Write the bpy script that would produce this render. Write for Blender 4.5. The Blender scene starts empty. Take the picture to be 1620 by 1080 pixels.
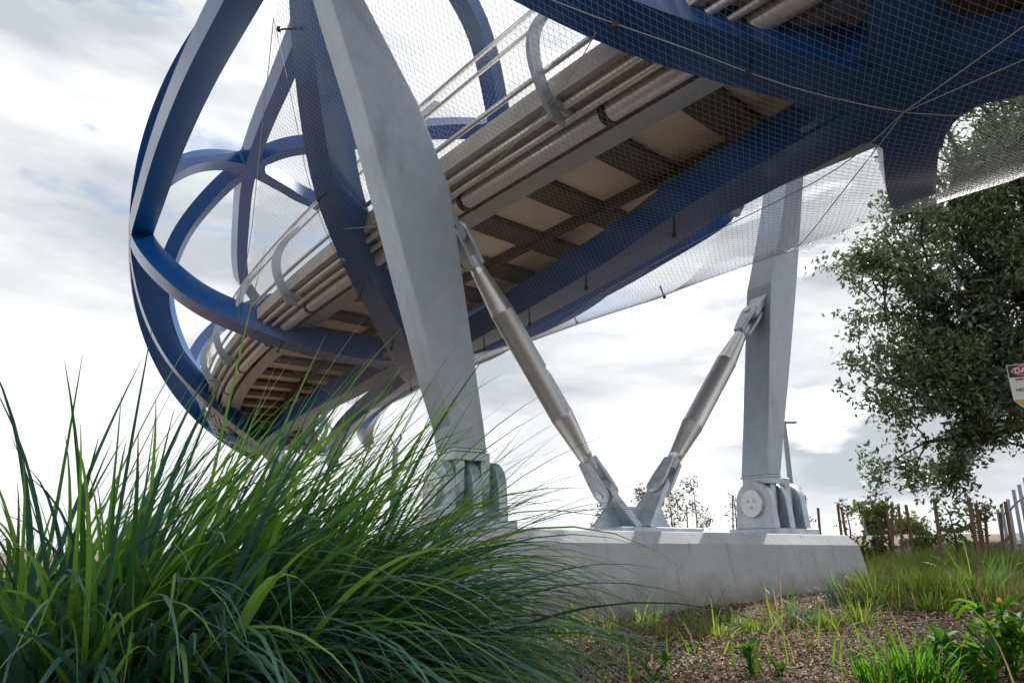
import bpy, math, random
import numpy as np
from mathutils import Vector, Matrix, noise as mnoise
random.seed(7); rng = np.random.default_rng(7)
S = bpy.context.scene
COL = S.collection

# ------------------------------------------------------------------ camera
FPX = 1125.0                                   # focal length in pixels of a 1620 px wide frame
PITCH = math.atan(336 / FPX)
CP, SP = math.cos(PITCH), math.sin(PITCH)
cam = bpy.data.cameras.new('camera'); cam_o = bpy.data.objects.new('camera', cam); COL.objects.link(cam_o)
cam.sensor_width = 36; cam.lens = FPX / 1620 * 36; cam.clip_start = .05; cam.clip_end = 3000
cam_o.location = (0, 0, 0); cam_o.rotation_euler = (math.pi / 2 + PITCH, 0, 0)
S.camera = cam_o
# ------------------------------------------------------------------ sky, sun, exposure
SUN_EL, SUN_AZ = math.radians(41), math.radians(34)      # azimuth from +Y towards +X
W = bpy.data.worlds.new('World'); S.world = W; W.use_nodes = True
nt = W.node_tree; nt.nodes.clear()
def N(tree, t, **k):
    n = tree.nodes.new(t)
    for a, b in k.items(): setattr(n, a, b)
    return n
out = N(nt, 'ShaderNodeOutputWorld'); bg = N(nt, 'ShaderNodeBackground')
sky = N(nt, 'ShaderNodeTexSky', sky_type='NISHITA', sun_disc=False)
sky.sun_elevation = SUN_EL; sky.sun_rotation = SUN_AZ; sky.air_density = 1.0; sky.dust_density = 1.5
tc = N(nt, 'ShaderNodeTexCoord'); mp = N(nt, 'ShaderNodeMapping'); mp.inputs['Scale'].default_value = (1.0, 1.0, 3.2)
mp.inputs['Location'].default_value = (2.1, .7, .3)
n1 = N(nt, 'ShaderNodeTexNoise'); n1.inputs['Scale'].default_value = 2.1; n1.inputs['Detail'].default_value = 9; n1.inputs['Roughness'].default_value = .56
n1.inputs['Distortion'].default_value = .25
n2 = N(nt, 'ShaderNodeTexNoise'); n2.inputs['Scale'].default_value = 2.3; n2.inputs['Detail'].default_value = 10; n2.inputs['Roughness'].default_value = .5
cr = N(nt, 'ShaderNodeValToRGB')               # cloud cover
cr.color_ramp.elements[0].position = .35; cr.color_ramp.elements[0].color = (0, 0, 0, 1)
cr.color_ramp.elements[1].position = .43; cr.color_ramp.elements[1].color = (1, 1, 1, 1)
c2 = N(nt, 'ShaderNodeValToRGB')               # cloud brightness, grey bases to white tops
c2.color_ramp.elements[0].position = .38; c2.color_ramp.elements[0].color = (3.4, 3.65, 3.9, 1)
c2.color_ramp.elements[1].position = .54; c2.color_ramp.elements[1].color = (6.3, 6.4, 6.5, 1)
mx = N(nt, 'ShaderNodeMix', data_type='RGBA')
L = nt.links.new
L(tc.outputs['Generated'], mp.inputs['Vector']); L(mp.outputs[0], n1.inputs['Vector']); L(mp.outputs[0], n2.inputs['Vector'])
L(n1.outputs[0], cr.inputs[0]); L(n2.outputs[0], c2.inputs[0])
L(cr.outputs[0], mx.inputs['Factor']); L(sky.outputs[0], mx.inputs['A']); L(c2.outputs[0], mx.inputs['B'])
L(mx.outputs['Result'], bg.inputs['Color']); bg.inputs['Strength'].default_value = .10
L(bg.outputs[0], out.inputs['Surface'])
sl = bpy.data.lights.new('sun', 'SUN'); sl.energy = 4.6; sl.angle = math.radians(.6); sl.color = (1, .965, .91)
so = bpy.data.objects.new('sun', sl); COL.objects.link(so)
sd = Vector((math.sin(SUN_AZ) * math.cos(SUN_EL), math.cos(SUN_AZ) * math.cos(SUN_EL), math.sin(SUN_EL)))
so.rotation_euler = sd.to_track_quat('Z', 'Y').to_euler(); so.location = sd * 60
vs = S.view_settings; vs.view_transform = 'Standard'; vs.look = 'None'; vs.gamma = 1; vs.exposure = .82

# ------------------------------------------------------------------ pixel to world helpers (photo pixels, 1620 x 1080)
def ray(u, v):
    a = (u - 810) / FPX; b = (540 - v) / FPX
    return Vector((a, CP - b * SP, SP + b * CP))
def atY(u, v, Y):
    r = ray(u, v); return r * (Y / r.y)
def onplane(u, v, p0, n):
    r = ray(u, v); return r * (p0.dot(n) / r.dot(n))

# ------------------------------------------------------------------ materials
def mat(name, col, rough=.6, metal=0., var=.25, scale=4., bump=0., bscale=40., col2=None, coat=0., detail=6, trans=0., stretch=None, spec=.5):
    m = bpy.data.materials.new(name); m.use_nodes = True; t = m.node_tree; b = t.nodes['Principled BSDF']
    b.inputs['Roughness'].default_value = rough; b.inputs['Metallic'].default_value = metal
    b.inputs['Coat Weight'].default_value = coat; b.inputs['Coat Roughness'].default_value = .12
    b.inputs['Specular IOR Level'].default_value = spec
    g = N(t, 'ShaderNodeTexCoord'); mpn = N(t, 'ShaderNodeMapping'); t.links.new(g.outputs['Object'], mpn.inputs['Vector'])
    if stretch: mpn.inputs['Scale'].default_value = stretch
    no = N(t, 'ShaderNodeTexNoise'); no.inputs['Scale'].default_value = scale; no.inputs['Detail'].default_value = detail
    no.inputs['Roughness'].default_value = .62
    t.links.new(mpn.outputs[0], no.inputs['Vector'])
    r = N(t, 'ShaderNodeValToRGB'); c = Vector(col)
    a = c * (1 - var); d = Vector(col2) if col2 else c * (1 + var)
    r.color_ramp.elements[0].position = .3; r.color_ramp.elements[0].color = (*a, 1)
    r.color_ramp.elements[1].position = .7; r.color_ramp.elements[1].color = (*d, 1)
    t.links.new(no.outputs[0], r.inputs[0]); t.links.new(r.outputs[0], b.inputs['Base Color'])
    if bump:
        nb = N(t, 'ShaderNodeTexNoise'); nb.inputs['Scale'].default_value = bscale; nb.inputs['Detail'].default_value = 8
        t.links.new(g.outputs['Object'], nb.inputs['Vector'])
        bp = N(t, 'ShaderNodeBump'); bp.inputs['Strength'].default_value = bump; bp.inputs['Distance'].default_value = .02
        t.links.new(nb.outputs[0], bp.inputs['Height']); t.links.new(bp.outputs[0], b.inputs['Normal'])
    if trans:
        tr = N(t, 'ShaderNodeBsdfTranslucent'); ms = N(t, 'ShaderNodeMixShader'); ms.inputs[0].default_value = trans
        hs = N(t, 'ShaderNodeHueSaturation'); hs.inputs['Saturation'].default_value = 1.15; hs.inputs['Value'].default_value = 1.9
        hs.inputs['Hue'].default_value = .485
        t.links.new(r.outputs[0], hs.inputs['Color']); t.links.new(hs.outputs[0], tr.inputs['Color'])
        t.links.new(b.outputs[0], ms.inputs[1]); t.links.new(tr.outputs[0], ms.inputs[2])
        t.links.new(ms.outputs[0], t.nodes['Material Output'].inputs['Surface'])
    return m
def leafmat(name, colA, colB, rough=.45, trans=.4, tval=2.0, spec=.4):
    """foliage: colour varies from leaf to leaf through a per-face attribute"""
    m = bpy.data.materials.new(name); m.use_nodes = True; t = m.node_tree; b = t.nodes['Principled BSDF']
    b.inputs['Roughness'].default_value = rough; b.inputs['Specular IOR Level'].default_value = spec
    at = N(t, 'ShaderNodeAttribute', attribute_name='tone')
    r = N(t, 'ShaderNodeMix', data_type='RGBA')
    t.links.new(at.outputs['Fac'], r.inputs['Factor'])
    r.inputs['A'].default_value = (*colA, 1); r.inputs['B'].default_value = (*colB, 1)
    t.links.new(r.outputs['Result'], b.inputs['Base Color'])
    tr = N(t, 'ShaderNodeBsdfTranslucent'); ms = N(t, 'ShaderNodeMixShader'); ms.inputs[0].default_value = trans
    hs = N(t, 'ShaderNodeHueSaturation'); hs.inputs['Value'].default_value = tval; hs.inputs['Saturation'].default_value = 1.1; hs.inputs['Hue'].default_value = .48
    t.links.new(r.outputs['Result'], hs.inputs['Color']); t.links.new(hs.outputs[0], tr.inputs['Color'])
    t.links.new(b.outputs[0], ms.inputs[1]); t.links.new(tr.outputs[0], ms.inputs[2])
    t.links.new(ms.outputs[0], t.nodes['Material Output'].inputs['Surface'])
    return m
M = dict(
 blue=mat('blue_paint', (.001, .060, .225), .28, 0, .10, 1.2, .03, 30, coat=.18, spec=.45),
 galv=mat('galvanised_steel', (.36, .41, .455), .42, .45, .10, 6, .06, 60, detail=10),
 steel=mat('zinc_steel', (.60, .60, .60), .36, .8, .08, 3, 0, 50),
 plate=mat('hinge_steel', (.43, .48, .53), .40, .5, .2, 6, .05, 70),
 concrete=mat('concrete', (.43, .45, .47), .85, 0, .16, 1.6, .10, 60, detail=12),
 soffit=mat('soffit_board', (.70, .62, .50), .8, 0, .15, 1.2, .1, 30),
 beam=mat('dark_beam', (.075, .06, .048), .6, 0, .25, 3, .1, 30),
 fascia=mat('fascia', (.42, .39, .34), .6, 0, .15, 2, .08, 30),
 pipe=mat('pale_pipe', (.62, .63, .64), .36, .35, .06, 3),
 wire=mat('net_wire', (.37, .38, .39), .5, .25, .05, 5),
 dark=mat('dark_steel', (.03, .03, .032), .5, .3, .2, 5),
 wood=mat('stake_timber', (.15, .08, .048), .8, 0, .35, 9, .3, 40, stretch=(1, 1, .15)),
 hess=mat('hessian', (.12, .09, .07), .95, 0, .3, 30, .3, 90),
 bark=mat('bark', (.05, .038, .03), .9, 0, .4, 7, .5, 30),
 mulch=mat('mulch_soil', (.12, .078, .052), .95, 0, .45, 14, .8, 40, detail=12),
 grass=leafmat('strap_leaf', (.026, .10, .028), (.15, .31, .06), .33, .40, 2.1, .55),
 bgrass=leafmat('blue_green_sheen_leaf', (.035, .11, .085), (.09, .21, .155), .40, .25, 1.3, .6),  # blue-green puts the sky sheen on the arching tussock blades into their colour
 dry=leafmat('dry_leaf', (.16, .12, .07), (.30, .24, .15), .6, .4, 1.3, .3),
 lawn=leafmat('meadow_grass', (.055, .115, .02), (.18, .26, .045), .5, .45, 1.5, .3),
 weed=leafmat('weed_leaf', (.025, .10, .015), (.085, .22, .03), .6, .45, 1.7, .15),
 tree=leafmat('tree_leaf', (.032, .066, .030), (.16, .21, .10), .38, .22, 1.6, .55),
 olive=leafmat('shrub_leaf', (.05, .08, .02), (.12, .15, .04), .5, .4, 1.6, .3),
 chip=leafmat('bark_chip', (.055, .032, .020), (.42, .31, .23), .9, 0., 1, .2),
 white=mat('white_enamel', (.75, .76, .77), .4, 0, .03), red=mat('red_enamel', (.55, .03, .05), .4, 0, .03),
 black=mat('black_enamel', (.012, .012, .012), .4, 0, .03), yellow=mat('yellow_enamel', (.75, .42, .01), .4, 0, .05),
)
# weathering streaks on the concrete: darker vertical stains
def streaks(m, amount=.45, sc=(5, 5, .35)):
    t = m.node_tree; b = t.nodes['Principled BSDF']; src = b.inputs['Base Color'].links[0].from_socket
    g = N(t, 'ShaderNodeTexCoord'); mpn = N(t, 'ShaderNodeMapping'); mpn.inputs['Scale'].default_value = sc
    no = N(t, 'ShaderNodeTexNoise'); no.inputs['Scale'].default_value = 1.; no.inputs['Detail'].default_value = 6
    r = N(t, 'ShaderNodeValToRGB'); r.color_ramp.elements[0].position = .30; r.color_ramp.elements[1].position = .43
    r.color_ramp.elements[0].color = (1 - amount,) * 3 + (1,); r.color_ramp.elements[1].color = (1, 1, 1, 1)
    mu = N(t, 'ShaderNodeMix', data_type='RGBA', blend_type='MULTIPLY'); mu.inputs['Factor'].default_value = 1
    t.links.new(g.outputs['Object'], mpn.inputs[0]); t.links.new(mpn.outputs[0], no.inputs['Vector']); t.links.new(no.outputs[0], r.inputs[0])
    t.links.new(src, mu.inputs['A']); t.links.new(r.outputs[0], mu.inputs['B']); t.links.new(mu.outputs['Result'], b.inputs['Base Color'])
streaks(M["concrete"], .26, (10, 10, .3))
def splash(m, z0, z1, col):
    t = m.node_tree; b = t.nodes['Principled BSDF']; src = b.inputs['Base Color'].links[0].from_socket
    g = N(t, 'ShaderNodeTexCoord'); sp = N(t, 'ShaderNodeSeparateXYZ'); no = N(t, 'ShaderNodeTexNoise'); no.inputs['Scale'].default_value = 3.5; no.inputs['Detail'].default_value = 8
    ma = N(t, 'ShaderNodeMath', operation='MULTIPLY_ADD'); ma.inputs[1].default_value = .5; mr = N(t, 'ShaderNodeMapRange')
    mr.inputs['From Min'].default_value = z0 + .25; mr.inputs['From Max'].default_value = z1 + .25; mr.inputs['To Min'].default_value = .75; mr.inputs['To Max'].default_value = 0
    mu = N(t, 'ShaderNodeMix', data_type='RGBA'); mu.inputs['B'].default_value = (*col, 1)
    t.links.new(g.outputs['Object'], sp.inputs[0]); t.links.new(g.outputs['Object'], no.inputs['Vector']); t.links.new(no.outputs[0], ma.inputs[0]); t.links.new(sp.outputs['Z'], ma.inputs[2])
    t.links.new(ma.outputs[0], mr.inputs['Value']); t.links.new(mr.outputs[0], mu.inputs['Factor']); t.links.new(src, mu.inputs['A']); t.links.new(mu.outputs['Result'], b.inputs['Base Color'])
splash(M['concrete'], -.52, -.22, (.22, .18, .14))
streaks(M['galv'], .18, (3, 3, .6))

# ------------------------------------------------------------------ object helpers
def tag(o, label=None, cat=None, group=None, kind=None):
    if label: o['label'] = label
    if cat: o['category'] = cat
    if group: o['group'] = group
    if kind: o['kind'] = kind
    return o
def empty(name, loc, label, cat, group=None):
    o = bpy.data.objects.new(name, None); COL.objects.link(o); o.location = loc; o.empty_display_size = .2
    return tag(o, label, cat, group)
def link(name, me, m, parent=None, origin=None):
    o = bpy.data.objects.new(name, me); COL.objects.link(o)
    if m is not None: me.materials.append(m)
    if parent is not None:
        o.parent = parent
        base = world_loc(parent); o.location = -base
    return o
def world_loc(o):
    v = Vector((0, 0, 0))
    while o is not None: v += Vector(o.location); o = o.parent
    return v
def mesh(name, V, F, m, parent=None, smooth=False, tone=None, auto=False):
    me = bpy.data.meshes.new(name)
    me.from_pydata([tuple(v) for v in V], [], F); me.update()
    if smooth: me.polygons.foreach_set('use_smooth', [True] * len(me.polygons))
    if tone is not None:
        a = me.attributes.new('tone', 'FLOAT', 'FACE'); a.data.foreach_set('value', np.asarray(tone, dtype=np.float32))
    return link(name, me, m, parent)
def qmesh(name, V, Q, m, parent=None, tone=None, smooth=False):
    """fast quad mesh from numpy arrays"""
    me = bpy.data.meshes.new(name); V = np.asarray(V, dtype=np.float32); Q = np.asarray(Q, dtype=np.int32)
    me.vertices.add(len(V)); me.vertices.foreach_set('co', V.ravel())
    me.loops.add(Q.size); me.loops.foreach_set('vertex_index', Q.ravel())
    me.polygons.add(len(Q)); k = Q.shape[1]
    me.polygons.foreach_set('loop_start', np.arange(0, Q.size, k, dtype=np.int32))
    me.polygons.foreach_set('loop_total', np.full(len(Q), k, dtype=np.int32))
    if smooth: me.polygons.foreach_set('use_smooth', np.ones(len(Q), dtype=bool))
    me.update(calc_edges=True)
    if tone is not None:
        a = me.attributes.new('tone', 'FLOAT', 'FACE'); a.data.foreach_set('value', np.asarray(tone, dtype=np.float32))
    return link(name, me, m, parent)
class MB:
    def __init__(s): s.V = []; s.F = []; s.sm = []
    def add(s, V, F, smooth=False):
        n = len(s.V); s.V += [Vector(v) for v in V]; s.F += [tuple(i + n for i in f) for f in F]; s.sm += [smooth] * len(F)
    def prism(s, poly, d):
        """polygon (3-D points, planar) extruded by vector d"""
        n = len(poly); s.add(list(poly) + [Vector(p) + d for p in poly],
            [tuple(range(n))[::-1], tuple(range(n, 2 * n))] + [(i, (i + 1) % n, n + (i + 1) % n, n + i) for i in range(n)])
    def box(s, c, ax, h):
        c = Vector(c); a = [Vector(x) * y for x, y in zip(ax, h)]
        V = [c + a[0] * i + a[1] * j + a[2] * k for i in (-1, 1) for j in (-1, 1) for k in (-1, 1)]
        s.add(V, [(0, 1, 3, 2), (4, 6, 7, 5), (0, 4, 5, 1), (2, 3, 7, 6), (0, 2, 6, 4), (1, 5, 7, 3)])
    def tube(s, pts, rad, n=12, cap=True):
        pts = [Vector(p) for p in pts]
        if not hasattr(rad, '__len__'): rad = [rad] * len(pts)
        V = []; F = []; up = None
        for i, p in enumerate(pts):
            d = (pts[min(i + 1, len(pts) - 1)] - pts[max(i - 1, 0)]).normalized()
            if up is None: up = d.orthogonal().normalized()
            up = (up - d * up.dot(d)).normalized(); sd_ = d.cross(up)
            for k in range(n):
                a = 2 * math.pi * k / n; V.append(p + (up * math.cos(a) + sd_ * math.sin(a)) * rad[i])
        for i in range(len(pts) - 1):
            for k in range(n): F.append((i * n + k, i * n + (k + 1) % n, (i + 1) * n + (k + 1) % n, (i + 1) * n + k))
        b = len(s.V); s.add(V, F, True)
        if cap: s.add(V[:n], [tuple(range(n))[::-1]]); s.add(V[-n:], [tuple(range(n))])
    def build(s, name, m, parent=None, bevel=0.):
        me = bpy.data.meshes.new(name); me.from_pydata([tuple(v) for v in s.V], [], s.F); me.update()
        me.polygons.foreach_set('use_smooth', s.sm)
        o = link(name, me, m, parent)
        if bevel:
            b = o.modifiers.new('bevel', 'BEVEL'); b.width = bevel; b.segments = 2; b.limit_method = 'ANGLE'; b.angle_limit = math.radians(40)
        return o

# ------------------------------------------------------------------ the ground
def smooth(a, b, x):
    x = np.clip((x - a) / (b - a), 0, 1); return x * x * (3 - 2 * x)
def gz(x, y):
    x = np.asarray(x, float); y = np.asarray(y, float)
    d = x * .75 + (y - 7) * .65
    z = -.70 + .060 * np.clip(d, 0, 22) + .008 * np.clip(d - 22, 0, 300)
    z = z + .04 * np.sin(x * 1.3 + y * .7) * np.sin(y * .9 - x * .4) + .02 * np.sin(x * 3.1) * np.sin(y * 2.7)
    return z - .25 * smooth(0, 60, -x)
def ground():
    a = np.concatenate([np.linspace(-400, -30, 12), np.linspace(-25, 40, 200), np.linspace(46, 400, 12)])
    b = np.concatenate([np.linspace(-60, -6, 8), np.linspace(-4, 45, 170), np.linspace(52, 900, 16)])
    A, B = np.meshgrid(a, b); Z = gz(A, B)
    V = np.stack([A, B, Z], -1).reshape(-1, 3); nx = len(a); ny = len(b)
    i, j = np.meshgrid(np.arange(nx - 1), np.arange(ny - 1)); i = i.ravel(); j = j.ravel()
    Q = np.stack([j * nx + i, j * nx + i + 1, (j + 1) * nx + i + 1, (j + 1) * nx + i], -1)
    tag(qmesh('ground', V, Q, M['mulch'], smooth=True), 'brown mulched ground sloping gently up behind the plinth', 'ground', kind='structure')
ground()

# ------------------------------------------------------------------ bridge axis
AQ = [0.702, -0.0074, -0.0007, -0.0069, -0.0003]
TT = np.linspace(-18, 60, 1561); TH = AQ[0] + AQ[1] * TT + AQ[2] * TT ** 2
_dx, _dy = -np.sin(TH), np.cos(TH); _dt = TT[1] - TT[0]
AX = np.concatenate([[0], np.cumsum((_dx[1:] + _dx[:-1]) / 2 * _dt)]); AY = np.concatenate([[0], np.cumsum((_dy[1:] + _dy[:-1]) / 2 * _dt)])
AX += 1.67 - np.interp(0, TT, AX); AY += 9.2 - np.interp(0, TT, AY)
def bp(t, s, z):
    """numpy: bridge coordinates (along, across, height) to world"""
    t = np.asarray(t, float); h = np.interp(t, TT, TH)
    return np.stack(np.broadcast_arrays(np.interp(t, TT, AX) + s * np.cos(h), np.interp(t, TT, AY) + s * np.sin(h), z + AQ[3] * t + AQ[4] * t * t), -1)
ZC = 9.0
def tp(t, phi, R):
    a = np.radians(phi); return bp(t, R * np.cos(a), ZC + R * np.sin(a))
bridge = empty('footbridge', bp(0, 0, 4.6), 'blue lattice tube footbridge with wire net rising over the concrete plinth', 'footbridge')

def resample(ctrl, step=.25):
    c = np.array(ctrl, float); n = len(c)
    P = np.concatenate([[2 * c[0] - c[1]], c, [2 * c[-1] - c[-2]]]); o = []
    for i in range(n - 1):
        p0, p1, p2, p3 = P[i:i + 4]; ln = math.hypot(p2[0] - p1[0], math.radians(p2[1] - p1[1]) * 5); k = max(2, int(ln / step))
        for q in range(k):
            u = q / k; o.append(.5 * (2 * p1 + (p2 - p0) * u + (2 * p0 - 5 * p1 + 4 * p2 - p3) * u * u + (3 * p1 - p0 - 3 * p2 + p3) * u ** 3))
    o.append(c[-1]); o = np.array(o)
    for _ in range(3): o[1:-1] = (o[:-2] + 2 * o[1:-1] + o[2:]) / 4
    return o
RM = 4.85
def member(ctrl, w=.48, h=.50, w2=None):
    c = resample(ctrl); P = tp(c[:, 0], c[:, 1], RM); O = tp(c[:, 0], c[:, 1], RM + 1) - P
    T = np.gradient(P, axis=0); T /= np.linalg.norm(T, axis=1)[:, None]
    O = O - (O * T).sum(1)[:, None] * T; O /= np.linalg.norm(O, axis=1)[:, None]; Sd = np.cross(T, O)
    n = len(P); ww = np.linspace(w, w2 or w, n)[:, None] / 2; hh = h / 2
    ring = np.stack([P + Sd * ww + O * hh, P - Sd * ww + O * hh, P - Sd * ww - O * hh, P + Sd * ww - O * hh], 1)
    # separate vertices per face strip keep the edges crisp while the strips shade smoothly
    V = []; Q = []
    for k in range(4):
        a = ring[:, k]; b = ring[:, (k + 1) % 4]; base = len(V) * 0 + sum(len(x) for x in V)
        V.append(np.stack([a, b], 1).reshape(-1, 3))
        i = np.arange(n - 1); Q.append(np.stack([base + 2 * i, base + 2 * i + 1, base + 2 * i + 3, base + 2 * i + 2], -1))
    for e in (0, n - 1):
        base = sum(len(x) for x in V); V.append(ring[e]); Q.append(np.array([[base, base + 1, base + 2, base + 3]]))
    return qmesh('frame_member', np.concatenate(V), np.concatenate(Q)[:, ::-1], M['blue'], bridge, smooth=True)
L1 = (12.4, 190.5); L0 = (.3, 190); T1 = (16.6, 116); T0 = (4.8, 115); B0 = (-4, 260.5); R0 = (3.5, 338)
B1 = (6.8, 273); L2 = (24.4, 191); B2 = (20, 263); L9 = (-11.5, 190)
members = [
 [L1, (9.85, 193), (7.5, 192), (5.25, 191), (3.4, 191), L0],                                  # long bar on the left
 [L1, (10.4, 170), (8.4, 150), (6.5, 130), T0],
 [L1, (15.5, 199), (18.3, 211), (22.5, 229), (26, 243)],
 [L1, (13.55, 206), (14.6, 222), (15.5, 238), (17.15, 251), B2],
 [L1, (10.6, 211), (9.6, 225), (8.4, 240), (7.55, 254), (6.95, 266), (6.2, 280), (5.0, 298), (4.0, 316), R0],
 [L0, (1.3, 207), (2, 218), (2.9, 230), (3.75, 243), (4.9, 258), (6.6, 272), (9, 290), (11.5, 312), (15.2, 340)],
 [L0, (-.93, 213), (-1.96, 230), (-2.36, 237), (-2.79, 242.8), (-3.16, 248.5), B0],
 [B0, (-3.05, 262), (-1.15, 265.5), (-.1, 269), (2.2, 274), (4.4, 278.5), (6.9, 282.5), (10.15, 290), (14, 296), (19, 295), (26, 286)],
 [R0, (1.1, 331), (2.6, 323), (4.1, 316), (6.05, 312), (7.55, 312), (12, 310), (18, 309), (25, 307)],
 [L1, (14, 160), (15.3, 135), T1],
 [T1, (18, 135), (19.1, 156), (20.4, 173), L2],
 [T1, (20.8, 121), (24.9, 132)],
 [T1, (13.5, 113), (10.95, 112), T0],
 [T1, (15.8, 104), (14.25, 78), (9, 40)],
 [T1, (18.25, 100), (19.35, 86), (21, 42)],
 [T0, (6.45, 73), (7.35, 57), (8.15, 45), (9, 30), (10.5, 10), (12, -10), (15.2, -20)],
 [T0, (1, 90), (-2.8, 42)], [T0, (-2, 114), (-7, 113)], [L0, (2.5, 152), T0],
 [B0, (-4.3, 250), (-4.9, 236), (-6.5, 214), L9], [B0, (-4.9, 265), (-6, 268.5), (-9, 271), (-15, 271)], [B0, (-3.75, 268), (-3.45, 277), (-3.1, 290), (-2.75, 305), (-2.5, 318), (-2, 338)],
 [L2, (22.5, 222), (20.9, 246), B2], [L2, (26.5, 152), (28.6, 116)], [L2, (28, 197), (33, 204)], [(24.9, 132), (29, 134)], [(28.6, 116), (30.5, 150), (33, 180)],
 [B2, (14.5, 270), (10.15, 274), (6.8, 273)], [B2, (26, 263)],
 [R0, (-2, 338), (-8.6, 338)], [(15.2, 340), (9.5, 340), R0],
]
for m_ in members:
    big = m_[0] is B0 or m_[-1] is B0
    member(m_, .50 if big else .48)
# gusset plates filling the angles where the members meet
def gusset(node, dirs, d, h=.46):
    c = np.array(node, float)
    def flat(q): return np.array([(q[0] - c[0]), math.radians(q[1] - c[1]) * RM])
    D = sorted([flat(q) / np.linalg.norm(flat(q)) for q in dirs], key=lambda v: math.atan2(v[1], v[0])); n = len(D); poly = []
    for i in range(n):
        a, b = D[i], D[(i + 1) % n]; ang = (math.atan2(b[1], b[0]) - math.atan2(a[1], a[0])) % (2 * math.pi)
        pa = np.array([-a[1], a[0]]) * .24; pb = np.array([b[1], -b[0]]) * .24
        p0 = a * d + pa; p2 = b * d + pb
        if ang < 2.6:
            k = .24 / math.sin(ang / 2) * (a + b) / np.linalg.norm(a + b)
            for u in np.linspace(0, 1, 9): poly.append((1 - u) ** 2 * p0 + 2 * u * (1 - u) * k + u * u * p2)
        else: poly += [p0, p2]
    poly = np.array(poly); tt = c[0] + poly[:, 0]; ph = c[1] + np.degrees(poly[:, 1] / RM)
    A = tp(tt, ph, RM + h / 2); Bm = tp(tt, ph, RM - h / 2); ca = tp(c[0], c[1], RM + h / 2); cb = tp(c[0], c[1], RM - h / 2)
    k = len(poly); V = list(A) + list(Bm) + [ca, cb]; F = []
    for i in range(k):
        j = (i + 1) % k; F += [(i, j, k + j, k + i), (2 * k, j, i), (2 * k + 1, k + i, k + j)]
    mesh('node_gusset', V, F, M['blue'], bridge)
gusset(B0, [(-3.3, 252), (-3, 260.7), (-4.35, 249), (-4.9, 264), (-3.7, 271)], .95)
gusset(B1, [(7.5, 255), (4.9, 256), (4.4, 276), (10, 279), (9, 292), (5.2, 296)], .9)
gusset(L1, [(9.85, 193), (10.4, 170), (15.5, 199), (13.55, 206), (10.6, 211), (14, 160)], .75)
gusset(T1, [(18, 135), (20.8, 121), (13.5, 113), (15.8, 104), (18.25, 100), (15.3, 135)], .8)
gusset(L0, [(3.4, 191), (1.3, 207), (-.9, 214), (-5, 190), (2.5, 152), (-2, 152)], .8)

# ------------------------------------------------------------------ deck, soffit, pipes, railing
def sweep(name, prof, t0, t1, m, parent=bridge, n=90, smooth_=False):
    """closed (s, z) profile swept along the bridge"""
    t = np.linspace(t0, t1, n); k = len(prof)
    V = np.stack([bp(t, s, z) for s, z in prof], 1).reshape(-1, 3); Q = []
    for i in range(n - 1):
        for j in range(k): Q.append((i * k + j, i * k + (j + 1) % k, (i + 1) * k + (j + 1) % k, (i + 1) * k + j))
    return mesh(name, V, Q + [tuple(range(k))[::-1], tuple((n - 1) * k + j for j in range(k))], m, parent, smooth=smooth_)
def rect(s0, s1, z0, z1): return [(s0, z0), (s1, z0), (s1, z1), (s0, z1)]
def circ(s, z, r, n=14): return [(s + r * math.cos(2 * math.pi * i / n), z + r * math.sin(2 * math.pi * i / n)) for i in range(n)]
TA, TB = -13, 26
SR = 1.08                                      # right edge of the walkway
sweep('deck_slab', rect(-2.40, SR - .1, 4.87, 5.03), TA, TB, M['soffit'])
for sgn in (-1, 1):
    a = sorted((sgn * 2.403, sgn * 2.50)) if sgn < 0 else (SR - .097, SR); sweep('deck_edge', rect(a[0], a[1], 4.83, 5.10), TA, TB, M['fascia'])
    a = sorted((sgn * 1.62, sgn * 1.66)) if sgn < 0 else (SR - .35, SR - .31); sweep('edge_girder', rect(a[0], a[1], 4.663, 4.867), TA, TB, M['fascia'])
    a = sorted((sgn * 1.50, sgn * 1.80)) if sgn < 0 else (SR - .45, SR - .2); sweep('girder_flange', rect(a[0], a[1], 4.62, 4.66), TA, TB, M['galv'])
    if sgn > 0: continue
    sweep('service_pipe', circ(sgn * 2.0, 4.66, .115, 18), TA, TB, M['pipe'], smooth_=True)
    sweep('conduit_pipe', circ(sgn * 2.36, 4.76, .045, 12), TA, TB, M['pipe'], smooth_=True)
    sweep('conduit_pipe', circ(sgn * 2.22, 4.68, .04, 12), TA, TB, M['pipe'], smooth_=True)
sweep('centre_girder', rect(-.25, -.15, 4.72, 4.867), TA, TB, M['beam'])
for i, t in enumerate(np.arange(TA + .5, TB - 1, 1.3)):
    b = MB()
    for s0, s1 in ((-1.617, -.253), (-.147, SR - .353)):
        pl = [Vector(bp(t - .24, s, z)) for s, z in rect(s0, s1, 4.775, 4.867)]
        b.prism(pl, Vector(bp(t + .24, 0, 0) - bp(t - .24, 0, 0)))
    b.build('cross_beam', M['beam'], bridge)
for i, t in enumerate(np.arange(-6.6, 24, 2.6)):
    b = MB(); b.tube([bp(t - .05, -2.0, 4.66), bp(t + .05, -2.0, 4.66)], .125, 18)
    b.tube([bp(t, -2.0, 4.66), bp(t, -1.7, 4.80)], .03, 8)
    b.build('pipe_clamp', M['dark'], bridge)
rail_p = {}
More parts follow.
